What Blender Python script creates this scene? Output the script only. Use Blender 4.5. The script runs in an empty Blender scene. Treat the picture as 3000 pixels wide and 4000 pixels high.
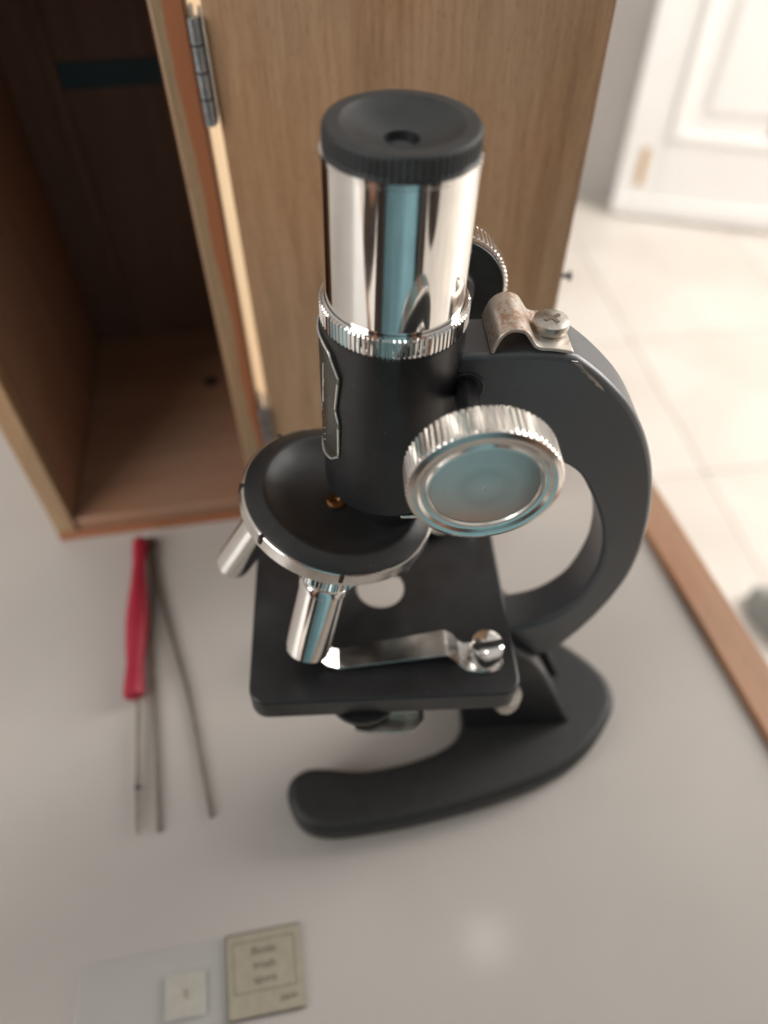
import bpy, bmesh, math, random
from mathutils import Vector, Matrix
random.seed(7)
scene = bpy.context.scene
COL = scene.collection
PI = math.pi
MM = 0.001

# ------------------------------------------------------------------ camera
PITCH, ROLL, CAMH = 0.8726, -0.0110, 0.29765
fw = Vector((0, math.cos(PITCH), -math.sin(PITCH)))
rt = Vector((1, 0, 0)); up = rt.cross(fw)
r2 = math.cos(ROLL)*rt + math.sin(ROLL)*up
u2 = -math.sin(ROLL)*rt + math.cos(ROLL)*up
cd = bpy.data.cameras.new('camera'); cam = bpy.data.objects.new('camera', cd); COL.objects.link(cam)
m = Matrix((r2, u2, -fw)).transposed().to_4x4(); m.translation = (0, 0, CAMH)
cam.matrix_world = m
cd.sensor_fit = 'HORIZONTAL'; cd.sensor_width = 36; cd.lens = 2906.4/3000*36
cd.clip_start = 0.01; cd.clip_end = 50
cd.dof.use_dof = True; cd.dof.focus_distance = 0.170; cd.dof.aperture_fstop = 8.8
scene.camera = cam

# ------------------------------------------------------------------ world and lamps (a room lit by its windows)
w = bpy.data.worlds.new('World'); scene.world = w; w.use_nodes = True
wn = w.node_tree.nodes; wl = w.node_tree.links
bg = wn['Background']
tc = wn.new('ShaderNodeTexCoord'); sx = wn.new('ShaderNodeSeparateXYZ'); cr = wn.new('ShaderNodeValToRGB')
mp = wn.new('ShaderNodeMapRange'); mp.inputs[1].default_value = -1; mp.inputs[2].default_value = 1
wl.new(tc.outputs['Generated'], sx.inputs[0]); wl.new(sx.outputs['Z'], mp.inputs[0]); wl.new(mp.outputs[0], cr.inputs[0]); wl.new(cr.outputs[0], bg.inputs[0])
cr.color_ramp.elements[0].position = 0.30; cr.color_ramp.elements[0].color = (0.20, 0.17, 0.15, 1)
cr.color_ramp.elements[1].position = 0.80; cr.color_ramp.elements[1].color = (0.80, 0.77, 0.735, 1)
bg.inputs[1].default_value = 0.72

def window_light(name, loc, target, sx_, sy_, power, col):
    l = bpy.data.lights.new(name, 'AREA'); l.shape = 'RECTANGLE'; l.size = sx_; l.size_y = sy_; l.energy = power; l.color = col
    o = bpy.data.objects.new(name, l); COL.objects.link(o); o.location = loc
    o.rotation_euler = (Vector(target)-Vector(loc)).to_track_quat('-Z', 'Y').to_euler()
    return o
window_light('window_light', (2.15, 1.25, 0.95), (0.72, 1.72, -0.60), 1.4, 2.1, 114, (1.0, 0.965, 0.925))
window_light('side_window_light', (-1.7, -1.5, 1.25), (-0.1, 0.25, 0.1), 2.3, 2.2, 76, (1.0, 0.985, 0.965))
lamp = bpy.data.lights.new('ceiling_lamp_light', 'AREA'); lamp.shape = 'DISK'; lamp.size = 0.09; lamp.energy = 0.20; lamp.color = (1.0, 0.97, 0.93)
lo = bpy.data.objects.new('ceiling_lamp_light', lamp); COL.objects.link(lo); lo.location = (0.207, 0.318, 1.5)
vs = scene.view_settings; vs.view_transform = 'Standard'; vs.look = 'None'; vs.exposure = 0.0; vs.gamma = 1; vs.use_curve_mapping = False

# ------------------------------------------------------------------ materials
MATS = {}
def nodes_of(name):
    m = bpy.data.materials.new(name); m.use_nodes = True; MATS[name] = m
    return m, m.node_tree.nodes, m.node_tree.links, m.node_tree.nodes['Principled BSDF']
def noise(n, l, scale, detail=4, stretch=None, rough=0.6, coord='Object'):
    t = n.new('ShaderNodeTexCoord'); mpg = n.new('ShaderNodeMapping'); x = n.new('ShaderNodeTexNoise')
    if stretch: mpg.inputs['Scale'].default_value = stretch
    x.inputs['Scale'].default_value = scale; x.inputs['Detail'].default_value = detail; x.inputs['Roughness'].default_value = rough
    l.new(t.outputs[coord], mpg.inputs[0]); l.new(mpg.outputs[0], x.inputs['Vector']); return x
def ramp(n, l, src, stops):
    r = n.new('ShaderNodeValToRGB'); e = r.color_ramp.elements
    e[0].position, e[0].color = stops[0][0], (*stops[0][1], 1); e[1].position, e[1].color = stops[-1][0], (*stops[-1][1], 1)
    for p, c in stops[1:-1]: q = e.new(p); q.color = (*c, 1)
    l.new(src, r.inputs[0]); return r
def bump(n, l, src, b, strength, dist):
    x = n.new('ShaderNodeBump'); x.inputs['Strength'].default_value = strength; x.inputs['Distance'].default_value = dist
    l.new(src, x.inputs['Height']); l.new(x.outputs[0], b.inputs['Normal'])
def plain(name, col, rough, metal=0.0, var=0.12, scale=300, rv=0.08, bmp=0.0, bd=0.0002, coat=0.0, spec=0.5, dust=0.0):
    m, n, l, b = nodes_of(name)
    x = noise(n, l, scale)
    r = ramp(n, l, x.outputs[0], [(0.3, tuple(c*(1-var) for c in col)), (0.7, tuple(min(1, c*(1+var)) for c in col))])
    l.new(r.outputs[0], b.inputs['Base Color'])
    if dust:      # specks of dust and lint in the finish
        xd = noise(n, l, 1500, 2, None, 0.5); rd_ = ramp(n, l, xd.outputs[0], [(0.715, (0, 0, 0)), (0.75, (1, 1, 1))])
        xd2 = noise(n, l, 60, 3); m8 = n.new('ShaderNodeMath'); m8.operation = 'MULTIPLY'; l.new(rd_.outputs[0], m8.inputs[0]); l.new(xd2.outputs[0], m8.inputs[1])
        mxd = n.new('ShaderNodeMix'); mxd.data_type = 'RGBA'; l.new(m8.outputs[0], mxd.inputs[0]); l.new(r.outputs[0], mxd.inputs[6]); mxd.inputs[7].default_value = (dust, dust*0.96, dust*0.9, 1); l.new(mxd.outputs[2], b.inputs['Base Color'])
    x2 = noise(n, l, scale*0.35)
    mr = n.new('ShaderNodeMapRange'); mr.inputs[1].default_value = 0.3; mr.inputs[2].default_value = 0.7
    mr.inputs[3].default_value = max(0.02, rough-rv); mr.inputs[4].default_value = rough+rv
    l.new(x2.outputs[0], mr.inputs[0]); l.new(mr.outputs[0], b.inputs['Roughness'])
    b.inputs['Metallic'].default_value = metal; b.inputs['Coat Weight'].default_value = coat; b.inputs['Specular IOR Level'].default_value = spec
    if bmp: 
        x3 = noise(n, l, scale*3, 3); bump(n, l, x3.outputs[0], b, bmp, bd)
    return m
plain('black_enamel', (0.014, 0.0135, 0.0145), 0.38, var=0.3, scale=120, rv=0.11, bmp=0.25, bd=0.00004, dust=0.22)
plain('arm_enamel', (0.012, 0.0125, 0.0145), 0.36, var=0.3, scale=150, rv=0.07, bmp=0.4, bd=0.00006)
plain('crackle_black', (0.017, 0.0165, 0.016), 0.55, var=0.3, scale=500, rv=0.08, bmp=0.5, bd=0.00008, dust=0.15)
plain('black_plastic', (0.028, 0.030, 0.031), 0.40, var=0.2, scale=200, rv=0.06, bmp=0.15, bd=0.00003)
plain('chrome', (0.82, 0.80, 0.77), 0.085, metal=1, var=0.05, scale=140, rv=0.055)
plain('knob_chrome', (0.80, 0.76, 0.71), 0.22, metal=1, var=0.05, scale=300, rv=0.04)
plain('satin_chrome', (0.74, 0.71, 0.67), 0.22, metal=1, var=0.08, scale=300, rv=0.06)
plain('dull_metal', (0.55, 0.51, 0.45), 0.33, metal=1, var=0.2, scale=400, rv=0.1)
plain('tool_steel', (0.21, 0.185, 0.15), 0.5, metal=1, var=0.25, scale=200, rv=0.1)
plain('hinge_steel', (0.30, 0.31, 0.32), 0.40, metal=1, var=0.25, scale=400, rv=0.1)
plain('dark_slot', (0.03, 0.022, 0.018), 0.7)
plain('worn_slot', (0.17, 0.13, 0.10), 0.6)
plain('satin_black', (0.020, 0.0195, 0.020), 0.40, var=0.25, scale=120, rv=0.10, bmp=0.2, bd=0.00003, dust=0.25)
plain('brass', (0.34, 0.17, 0.075), 0.34, metal=1, var=0.2, scale=500)
plain('red_plastic', (0.33, 0.010, 0.030), 0.55, var=0.08, scale=60)
plain('label_paper', (0.35, 0.31, 0.235), 0.75, var=0.08, scale=250)
plain('print_ink', (0.10, 0.085, 0.06), 0.8)
plain('frame_ink', (0.15, 0.13, 0.09), 0.8)
plain('mount_gum', (0.46, 0.415, 0.36), 0.4, var=0.1, scale=200)
plain('specimen', (0.36, 0.27, 0.19), 0.8)
plain('teal_tape', (0.015, 0.055, 0.07), 0.5)
plain('white_paint', (0.88, 0.86, 0.83), 0.45, var=0.03, scale=3)
plain('wall_paint', (0.46, 0.43, 0.40), 0.75, var=0.05, scale=4)
plain('ochre_wood', (0.55, 0.33, 0.13), 0.6)
plain('grout', (0.67, 0.61, 0.55), 0.8)
plain('grey_felt', (0.33, 0.33, 0.31), 0.9, var=0.2, scale=60)
plain('dark_felt', (0.16, 0.165, 0.16), 0.95, var=0.2, scale=60)
plain('skin', (0.40, 0.22, 0.15), 0.5, var=0.08, scale=30)
plain('band_jacket_wool', (0.060, 0.045, 0.038), 0.9, var=0.2, scale=40)
plain('teal_cotton', (0.19, 0.37, 0.44), 0.85, var=0.12, scale=25)
plain('dark_cotton', (0.03, 0.035, 0.05), 0.85, var=0.12, scale=25)
plain('dark_hair', (0.02, 0.014, 0.01), 0.5, var=0.3, scale=60)
plain('silver_print', (0.72, 0.71, 0.68), 0.30, metal=0.7)
plain('red_print', (0.30, 0.05, 0.03), 0.5)
plain('plate_olive', (0.055, 0.05, 0.038), 0.30, var=0.2, scale=200)

def laminate():
    m, n, l, b = nodes_of('white_laminate')
    x = noise(n, l, 7, 6, None, 0.65); r = ramp(n, l, x.outputs[0], [(0.28, (0.440, 0.400, 0.366)), (0.72, (0.490, 0.450, 0.414))])
    # faint specks and smears of handling
    xs = noise(n, l, 700, 2, None, 0.5); rs = ramp(n, l, xs.outputs[0], [(0.66, (1, 1, 1)), (0.76, (0.86, 0.84, 0.82))])
    mm = n.new('ShaderNodeMix'); mm.data_type = 'RGBA'; mm.blend_type = 'MULTIPLY'; mm.inputs[0].default_value = 0.09
    l.new(r.outputs[0], mm.inputs[6]); l.new(rs.outputs[0], mm.inputs[7]); l.new(mm.outputs[2], b.inputs['Base Color'])
    x2 = noise(n, l, 900, 2); bump(n, l, x2.outputs[0], b, 0.10, 0.00004)
    x3 = noise(n, l, 18, 4, None, 0.55)
    mr = n.new('ShaderNodeMapRange'); mr.inputs[1].default_value = 0.3; mr.inputs[2].default_value = 0.7; mr.inputs[3].default_value = 0.30; mr.inputs[4].default_value = 0.42
    l.new(x3.outputs[0], mr.inputs[0]); l.new(mr.outputs[0], b.inputs['Roughness'])
    b.inputs['Coat Weight'].default_value = 0.35; b.inputs['Coat Roughness'].default_value = 0.11
laminate()
def wood(name, a, bcol, c, stretch, scale=14, rough=0.55, fine=1.0, coat=0.0):
    m, n, l, b = nodes_of(name)
    x = noise(n, l, scale, 6, stretch, 0.65)
    x2 = noise(n, l, scale*6, 4, stretch, 0.75)
    mx = n.new('ShaderNodeMix'); mx.data_type = 'FLOAT'; mx.inputs[0].default_value = 0.45*fine
    l.new(x.outputs[0], mx.inputs[2]); l.new(x2.outputs[0], mx.inputs[3])
    r = ramp(n, l, mx.outputs[0], [(0.34, a), (0.5, bcol), (0.68, c)])
    # pores: short dark flecks along the grain
    xp = noise(n, l, scale*26, 2, tuple(q*(0.55 if q > 1 else 2.2) for q in stretch), 0.5); rp = ramp(n, l, xp.outputs[0], [(0.30, (0.62, 0.56, 0.52)), (0.42, (1, 1, 1))])
    m1 = n.new('ShaderNodeMix'); m1.data_type = 'RGBA'; m1.blend_type = 'MULTIPLY'; m1.inputs[0].default_value = 0.45*fine; l.new(r.outputs[0], m1.inputs[6]); l.new(rp.outputs[0], m1.inputs[7])
    # broad patches where the varnish has reddened or greyed
    xb = noise(n, l, 13, 3, (1, 1, 0.6), 0.5); rb = ramp(n, l, xb.outputs[0], [(0.35, (1.06, 0.95, 0.86)), (0.55, (1, 1, 1)), (0.7, (0.95, 0.98, 1.0))])
    m2 = n.new('ShaderNodeMix'); m2.data_type = 'RGBA'; m2.blend_type = 'MULTIPLY'; m2.inputs[0].default_value = 1.0; l.new(m1.outputs[2], m2.inputs[6]); l.new(rb.outputs[0], m2.inputs[7])
    l.new(m2.outputs[2], b.inputs['Base Color']); b.inputs['Coat Weight'].default_value = coat
    mr = n.new('ShaderNodeMapRange'); mr.inputs[1].default_value = 0.3; mr.inputs[2].default_value = 0.7; mr.inputs[3].default_value = rough-0.12; mr.inputs[4].default_value = rough+0.1; l.new(xb.outputs[0], mr.inputs[0]); l.new(mr.outputs[0], b.inputs['Roughness'])
    bump(n, l, xp.outputs[0], b, 0.3, 0.0002)
    return m, n, l, b, m2
V_GRAIN = (9, 9, 0.55); H_GRAIN = (0.55, 9, 9)
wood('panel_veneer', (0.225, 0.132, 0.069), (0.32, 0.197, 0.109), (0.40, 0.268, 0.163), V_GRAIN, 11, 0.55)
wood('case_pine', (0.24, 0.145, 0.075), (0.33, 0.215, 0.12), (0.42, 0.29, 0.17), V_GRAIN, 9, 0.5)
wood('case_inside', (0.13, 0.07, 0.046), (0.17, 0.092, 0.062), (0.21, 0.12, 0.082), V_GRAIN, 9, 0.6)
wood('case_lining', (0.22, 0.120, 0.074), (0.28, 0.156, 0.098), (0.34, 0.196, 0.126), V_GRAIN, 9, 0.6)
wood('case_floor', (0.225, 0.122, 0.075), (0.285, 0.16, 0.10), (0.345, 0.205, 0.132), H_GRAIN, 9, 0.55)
wood('lip_wood', (0.34, 0.175, 0.095), (0.40, 0.215, 0.12), (0.46, 0.26, 0.15), (9, 0.4, 9), 6, 0.5)
def stained(name, axis, lo, hi, wav, stretch, ymax=9.0):
    # pale wood whose outer margin carries an orange varnish run with a wavy edge
    m, n, l, b, r = wood(name, (0.22, 0.145, 0.078), (0.28, 0.19, 0.108), (0.33, 0.235, 0.14), stretch, 9, 0.5)
    t = n.new('ShaderNodeTexCoord'); s = n.new('ShaderNodeSeparateXYZ'); l.new(t.outputs['Object'], s.inputs[0])
    x = noise(n, l, 22, 3, (1, 1, 1))
    ma = n.new('ShaderNodeMath'); ma.operation = 'MULTIPLY_ADD'; ma.inputs[1].default_value = wav; l.new(x.outputs[0], ma.inputs[0]); l.new(s.outputs[axis], ma.inputs[2])
    mr = n.new('ShaderNodeMapRange'); mr.inputs[1].default_value = lo; mr.inputs[2].default_value = hi; mz = n.new('ShaderNodeMath'); mz.operation = 'MULTIPLY_ADD'; mz.inputs[1].default_value = 0.014; l.new(s.outputs['Z'], mz.inputs[0]); l.new(ma.outputs[0], mz.inputs[2]); l.new(mz.outputs[0], mr.inputs[0])
    mx = n.new('ShaderNodeMix'); mx.data_type = 'RGBA'; gt = n.new('ShaderNodeMath'); gt.operation = 'LESS_THAN'; gt.inputs[1].default_value = ymax; l.new(s.outputs['Y'], gt.inputs[0])
    mu = n.new('ShaderNodeMath'); mu.operation = 'MULTIPLY'; l.new(mr.outputs[0], mu.inputs[0]); l.new(gt.outputs[0], mu.inputs[1])
    l.new(mu.outputs[0], mx.inputs[0]); l.new(r.outputs[2], mx.inputs[6]); mx.inputs[7].default_value = (0.30, 0.105, 0.042, 1)
    l.new(mx.outputs[2], b.inputs['Base Color'])
    return m
def rusty():
    m, n, l, b = nodes_of('rusty_chrome')
    x = noise(n, l, 900, 5); x0 = noise(n, l, 130, 3)
    mu = n.new('ShaderNodeMath'); mu.operation = 'MULTIPLY'; l.new(x.outputs[0], mu.inputs[0]); l.new(x0.outputs[0], mu.inputs[1])
    r = ramp(n, l, mu.outputs[0], [(0.22, (0.66, 0.61, 0.55)), (0.28, (0.54, 0.41, 0.32)), (0.36, (0.38, 0.22, 0.15))])
    l.new(r.outputs[0], b.inputs['Base Color'])
    r2_ = ramp(n, l, mu.outputs[0], [(0.22, (0.85, 0.85, 0.85)), (0.36, (0.35, 0.35, 0.35))]); l.new(r2_.outputs[0], b.inputs['Metallic'])
    b.inputs['Roughness'].default_value = 0.36
rusty()
def worn_hazed_rim():
    # dulled, scuffed enamel; its blue-grey base is raised to imitate lens haze
    m, n, l, b = nodes_of('scuffed_haze_enamel')
    x = noise(n, l, 420, 6, None, 0.75)
    r = ramp(n, l, x.outputs[0], [(0.42, (0.036, 0.040, 0.047)), (0.80, (0.054, 0.059, 0.067))])
    l.new(r.outputs[0], b.inputs['Base Color'])
    r3 = ramp(n, l, x.outputs[0], [(0.4, (0.40, 0.40, 0.40)), (0.7, (0.52, 0.52, 0.52))]); l.new(r3.outputs[0], b.inputs['Roughness'])
    b.inputs['Specular IOR Level'].default_value = 0.9; b.inputs['Coat Weight'].default_value = 0.5; b.inputs['Coat Roughness'].default_value = 0.4
    x2 = noise(n, l, 800, 3); bump(n, l, x2.outputs[0], b, 0.3, 0.00006)
worn_hazed_rim()
def brushed():
    m, n, l, b = nodes_of('turned_chrome')
    t = n.new('ShaderNodeTexCoord'); s = n.new('ShaderNodeVectorMath'); s.operation = 'LENGTH'; l.new(t.outputs['Object'], s.inputs[0])
    wv = n.new('ShaderNodeTexNoise'); wv.inputs['Scale'].default_value = 2600; wv.noise_dimensions = '1D'; l.new(s.outputs['Value'], wv.inputs['W'])
    r = ramp(n, l, wv.outputs[0], [(0.3, (0.60, 0.52, 0.475)), (0.7, (0.70, 0.61, 0.56))]); l.new(r.outputs[0], b.inputs['Base Color'])
    b.inputs['Metallic'].default_value = 1; b.inputs['Roughness'].default_value = 0.17
    b.inputs['Anisotropic'].default_value = 0.5
brushed()
def glassmat():
    m, n, l, b = nodes_of('slide_glass')
    out = n['Material Output']; tr = n.new('ShaderNodeBsdfTransparent'); tr.inputs[0].default_value = (0.997, 1.0, 0.998, 1)
    gl_ = n.new('ShaderNodeBsdfGlossy'); gl_.inputs['Roughness'].default_value = 0.03
    lw = n.new('ShaderNodeLayerWeight'); pw = n.new('ShaderNodeMath'); pw.operation = 'POWER'; pw.inputs[1].default_value = 4; l.new(lw.outputs['Facing'], pw.inputs[0])
    fr = n.new('ShaderNodeMath'); fr.operation = 'MULTIPLY_ADD'; fr.inputs[1].default_value = 0.8; fr.inputs[2].default_value = 0.02; l.new(pw.outputs[0], fr.inputs[0])
    mx = n.new('ShaderNodeMixShader')
    l.new(fr.outputs[0], mx.inputs[0]); l.new(tr.outputs[0], mx.inputs[1]); l.new(gl_.outputs[0], mx.inputs[2]); df = n.new('ShaderNodeBsdfDiffuse'); df.inputs[0].default_value = (0.82, 0.87, 0.88, 1); m9 = n.new('ShaderNodeMixShader'); m9.inputs[0].default_value = 0.05
    l.new(mx.outputs[0], m9.inputs[1]); l.new(df.outputs[0], m9.inputs[2]); l.new(m9.outputs[0], out.inputs[0])
glassmat()
def tilemat():
    m, n, l, b = nodes_of('beige_tile')
    x = noise(n, l, 3.2, 6, None, 0.6); r = ramp(n, l, x.outputs[0], [(0.3, (0.60, 0.535, 0.47)), (0.6, (0.69, 0.635, 0.575)), (0.75, (0.72, 0.68, 0.63))])
    l.new(r.outputs[0], b.inputs['Base Color']); b.inputs['Roughness'].default_value = 0.28
tilemat()

# ------------------------------------------------------------------ builders
def finish(bm, name, mat, parent=None, mw=None, smooth=30, bevel=0.0, seg=2, kind=None):
    me = bpy.data.meshes.new(name)
    bmesh.ops.recalc_face_normals(bm, faces=bm.faces)
    bm.to_mesh(me); bm.free()
    me.materials.append(MATS[mat] if isinstance(mat, str) else mat)
    return link(me, name, parent, mw, smooth, bevel, seg, kind)
def link(me, name, parent=None, mw=None, smooth=30, bevel=0.0, seg=2, kind=None):
    o = bpy.data.objects.new(name, me); COL.objects.link(o)
    if smooth:
        me.shade_smooth(); me.set_sharp_from_angle(angle=math.radians(smooth))
    mw = mw or Matrix.Identity(4)
    o['_mw'] = [list(r) for r in mw]
    WM[o.name] = mw.copy()
    if parent:
        o.parent = parent; o.matrix_basis = WM[parent.name].inverted() @ mw
    else: o.matrix_basis = mw
    del o['_mw']
    if bevel:
        b = o.modifiers.new('bevel', 'BEVEL'); b.width = bevel; b.segments = seg; b.limit_method = 'ANGLE'; b.angle_limit = math.radians(35)
    if kind: o['kind'] = kind
    return o
WM = {}
def empty(name, mw, label, cat, group=None):
    o = bpy.data.objects.new(name, None); COL.objects.link(o); o.empty_display_size = 0.02
    o.matrix_basis = mw; WM[o.name] = mw.copy(); o['label'] = label; o['category'] = cat
    if group: o['group'] = group
    return o
def tag(o, label, cat, group=None):
    o['label'] = label; o['category'] = cat
    if group: o['group'] = group
    return o
def T(x, y, z): return Matrix.Translation((x, y, z))
def box(bm, c, d, mat=None):
    r = bmesh.ops.create_cube(bm, size=1)
    for v in r['verts']:
        v.co = Vector((v.co.x*d[0]+c[0], v.co.y*d[1]+c[1], v.co.z*d[2]+c[2]))
        if mat: v.co = mat @ v.co
    return r['verts']
def boxobj(name, c, d, mat, parent=None, frame=None, bevel=0.0, kind=None, seg=2):
    # mesh centred on its own origin, placed in frame at c
    bm = bmesh.new(); box(bm, (0, 0, 0), d)
    return finish(bm, name, mat, parent, (frame or Matrix.Identity(4)) @ T(*c), 30, bevel, seg, kind)
def lathe(bm, prof, n=96, ridges=0, k=1.0):
    """prof: (r, z[, knurl depth]); closes on the axis where r is 0"""
    if ridges: n = ridges*4
    rings = []
    for p in prof:
        r, z = p[0]*k, p[1]*k; kd = (p[2]*k if len(p) > 2 else 0)
        if r < 1e-9: rings.append([bm.verts.new((0, 0, z))]); continue
        rings.append([bm.verts.new(((r-(kd if i % 4 > 1 else 0))*math.cos(2*PI*i/n), (r-(kd if i % 4 > 1 else 0))*math.sin(2*PI*i/n), z)) for i in range(n)])
    for a, b in zip(rings, rings[1:]):
        if len(a) == 1 and len(b) == 1: continue
        for i in range(n):
            j = (i+1) % n
            if len(a) == 1: bm.faces.new((a[0], b[i], b[j]))
            elif len(b) == 1: bm.faces.new((a[i], a[j], b[0]))
            else: bm.faces.new((a[i], a[j], b[j], b[i]))
    return rings
def lathe_obj(name, prof, mat, parent, mw, n=96, ridges=0, k=1.0, smooth=32, closed=False):
    bm = bmesh.new()
    if closed: prof = list(prof)+[prof[0]]
    lathe(bm, prof, n, ridges, k)
    if closed: bmesh.ops.remove_doubles(bm, verts=bm.verts, dist=1e-7)
    return finish(bm, name, mat, parent, mw, smooth)
def prism(bm, pts, y0, y1, f=lambda a, b, y: (a, y, b)):
    A = [bm.verts.new(f(a, b, y0)) for a, b in pts]; B = [bm.verts.new(f(a, b, y1)) for a, b in pts]
    bm.faces.new(A); bm.faces.new(B[::-1])
    n = len(pts)
    for i in range(n): bm.faces.new((A[i], B[i], B[(i+1) % n], A[(i+1) % n]))
def smooth_pts(pts, closed=False, sub=4):
    """Catmull-Rom through pts"""
    n = len(pts); out = []
    rng = range(n) if closed else range(n-1)
    for i in rng:
        P = [Vector(pts[(i+k) % n]) if closed else Vector(pts[min(max(i+k, 0), n-1)]) for k in (-1, 0, 1, 2)]
        for s in range(sub):
            t = s/sub
            out.append(tuple(0.5*((2*P[1])+(-P[0]+P[2])*t+(2*P[0]-5*P[1]+4*P[2]-P[3])*t*t+(-P[0]+3*P[1]-3*P[2]+P[3])*t**3)))
    if not closed: out.append(tuple(pts[-1]))
    return out
def tube(bm, pts, rads, n=12):
    prev = None; rings = []
    for i, p in enumerate(pts):
        p = Vector(p); a = Vector(pts[max(i-1, 0)]); b = Vector(pts[min(i+1, len(pts)-1)]); d = (b-a).normalized()
        x = d.cross(Vector((0, 0, 1)));  x = x.normalized() if x.length > 1e-6 else Vector((1, 0, 0)); y = d.cross(x)
        rings.append([bm.verts.new(p+rads[i]*(math.cos(2*PI*k/n)*x+math.sin(2*PI*k/n)*y)) for k in range(n)])
    for a, b in zip(rings, rings[1:]):
        for k in range(n): bm.faces.new((a[k], a[(k+1) % n], b[(k+1) % n], b[k]))
    bm.faces.new(rings[0]); bm.faces.new(rings[-1][::-1])
def text_obj(name, s, size, mat, parent, mw, align='CENTER'):
    c = bpy.data.curves.new(name, 'FONT'); c.body = s; c.size = size; c.align_x = align; c.align_y = 'CENTER'; c.extrude = 0.00002
    t = bpy.data.objects.new(name+'_tmp', c); COL.objects.link(t)
    dg = bpy.context.evaluated_depsgraph_get(); me = bpy.data.meshes.new_from_object(t.evaluated_get(dg)); me.name = name
    bpy.data.objects.remove(t); bpy.data.curves.remove(c)
    me.materials.clear(); me.materials.append(MATS[mat])
    return link(me, name, parent, mw, 0)

# ------------------------------------------------------------------ the setting
TOPZ = 0.0; FLOORZ = -0.72
# floor: grout bed with tiles laid on it
ang = math.atan2(736.91-941.12, 622.57-598.13) + PI/2
fl = finish((lambda b: (box(b, (0, 0, 0), (9, 9, 0.04)), b)[1])(bmesh.new()), 'floor', 'grout', None, T(0.6, 1.2, FLOORZ-0.0245), 0, kind='structure')
TS = 0.40
FR = T(0.5981, 0.9411, 0) @ Matrix.Rotation(ang, 4, 'Z')
bm = bmesh.new(); box(bm, (0, 0, 0), (TS-0.0025, TS-0.0025, 0.006)); tile_me = bpy.data.meshes.new('tile')
bm.to_mesh(tile_me); bm.free(); tile_me.materials.append(MATS['beige_tile'])
for i in range(-5, 7):
    for j in range(-6, 6):
        link(tile_me, 'tile', fl, FR @ T((i+0.5)*TS, (j+0.5)*TS, FLOORZ-0.002+random.uniform(-0.0003, 0.0003)), 0)
# far wall
WA = math.atan2(1894.82-1933.91, 618.8-532.41)
wallF = T(0.5754, 1.965, 0) @ Matrix.Rotation(WA, 4, 'Z')
boxobj('wall', (-0.4, 0.06, FLOORZ+1.25), (3.6, 0.1, 2.5), 'wall_paint', None, wallF, kind='structure')
# panelled white room door
DA = math.atan2(1789.43-1892.27, 1003.92-624.11)
DF = T(0.612, 1.888, FLOORZ+0.001) @ Matrix.Rotation(DA, 4, 'Z')
rd = empty('room_door', DF, 'white panelled room door standing ajar beyond the table', 'door')
def dpart(name, x0, x1, z0, z1, y0, y1, mat='white_paint', bev=0.003, parent=rd): return boxobj(name, ((x0+x1)/2, (y0+y1)/2, (z0+z1)/2), (x1-x0, y1-y0, z1-z0), mat, parent, DF, bev)
dpart('stile', 0.0, 0.095, 0.008, 2.0, 0, 0.04); dpart('stile', 0.705, 0.80, 0.008, 2.0, 0, 0.04)
dpart('rail', 0.0955, 0.7045, 0.008, 0.20, 0, 0.04); dpart('rail', 0.0955, 0.7045, 0.9, 1.03, 0, 0.04); dpart('rail', 0.0955, 0.7045, 1.88, 2.0, 0, 0.04)
for a, b in ((0.2005, 0.8995), (1.0305, 1.8795)):
    pn = dpart('panel', 0.0955, 0.7045, a, b, 0.014, 0.03)
    for x0, x1, z0, z1 in ((0.096, 0.116, a, b), (0.684, 0.704, a, b), (0.1165, 0.6835, a, a+0.02), (0.1165, 0.6835, b-0.02, b)):
        dpart('moulding', x0, x1, z0, z1, -0.006, 0.0135, 'white_paint', 0.006, pn)
    dpart('raised_field', 0.17, 0.63, a+0.07, b-0.07, 0.006, 0.0135, 'white_paint', 0.005, pn)
dpart('wood_patch', 0.046, 0.062, 0.085, 0.178, -0.003, -0.0002, 'ochre_wood', 0.0)
dpart('kick_strip', 0.0, 0.80, 0.0085, 0.055, -0.012, -0.0003, 'white_paint', 0.003)

# table: white laminate top with a raised wooden edging
e_y = Vector((-0.2195, 0.9756, 0)).normalized(); e_x = Vector((e_y.y, -e_y.x, 0))
TF = Matrix((e_x, e_y, Vector((0, 0, 1)))).transposed().to_4x4(); TF.translation = (0.1350, 0.2191, 0)   # origin on the lip's inner line
tb = empty('table', TF @ T(-0.5, 0, FLOORZ), 'white laminate table with raised brown wooden edging under the microscope', 'table')
boxobj('tabletop', (-0.5752, 0.0865, -0.0125), (1.15, 0.617, 0.025), 'white_laminate', tb, TF)
boxobj('wood_edging', (0.0095, 0.0865, -0.0115), (0.019, 0.657, 0.030), 'lip_wood', tb, TF, 0.0012)
boxobj('wood_edging', (-0.5752, 0.405, -0.0115), (1.15, 0.0195, 0.030), 'lip_wood', tb, TF, 0.0012)
boxobj('wood_edging', (-0.5752, -0.232, -0.0115), (1.15, 0.0195, 0.030), 'lip_wood', tb, TF, 0.0012)
for lx in (-0.04, -1.11):
    for ly in (-0.19, 0.36):
        boxobj('leg', (lx, ly, (FLOORZ-0.0255)/2), (0.045, 0.045, -FLOORZ-0.0255), 'lip_wood', tb, TF, 0.003)

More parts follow.
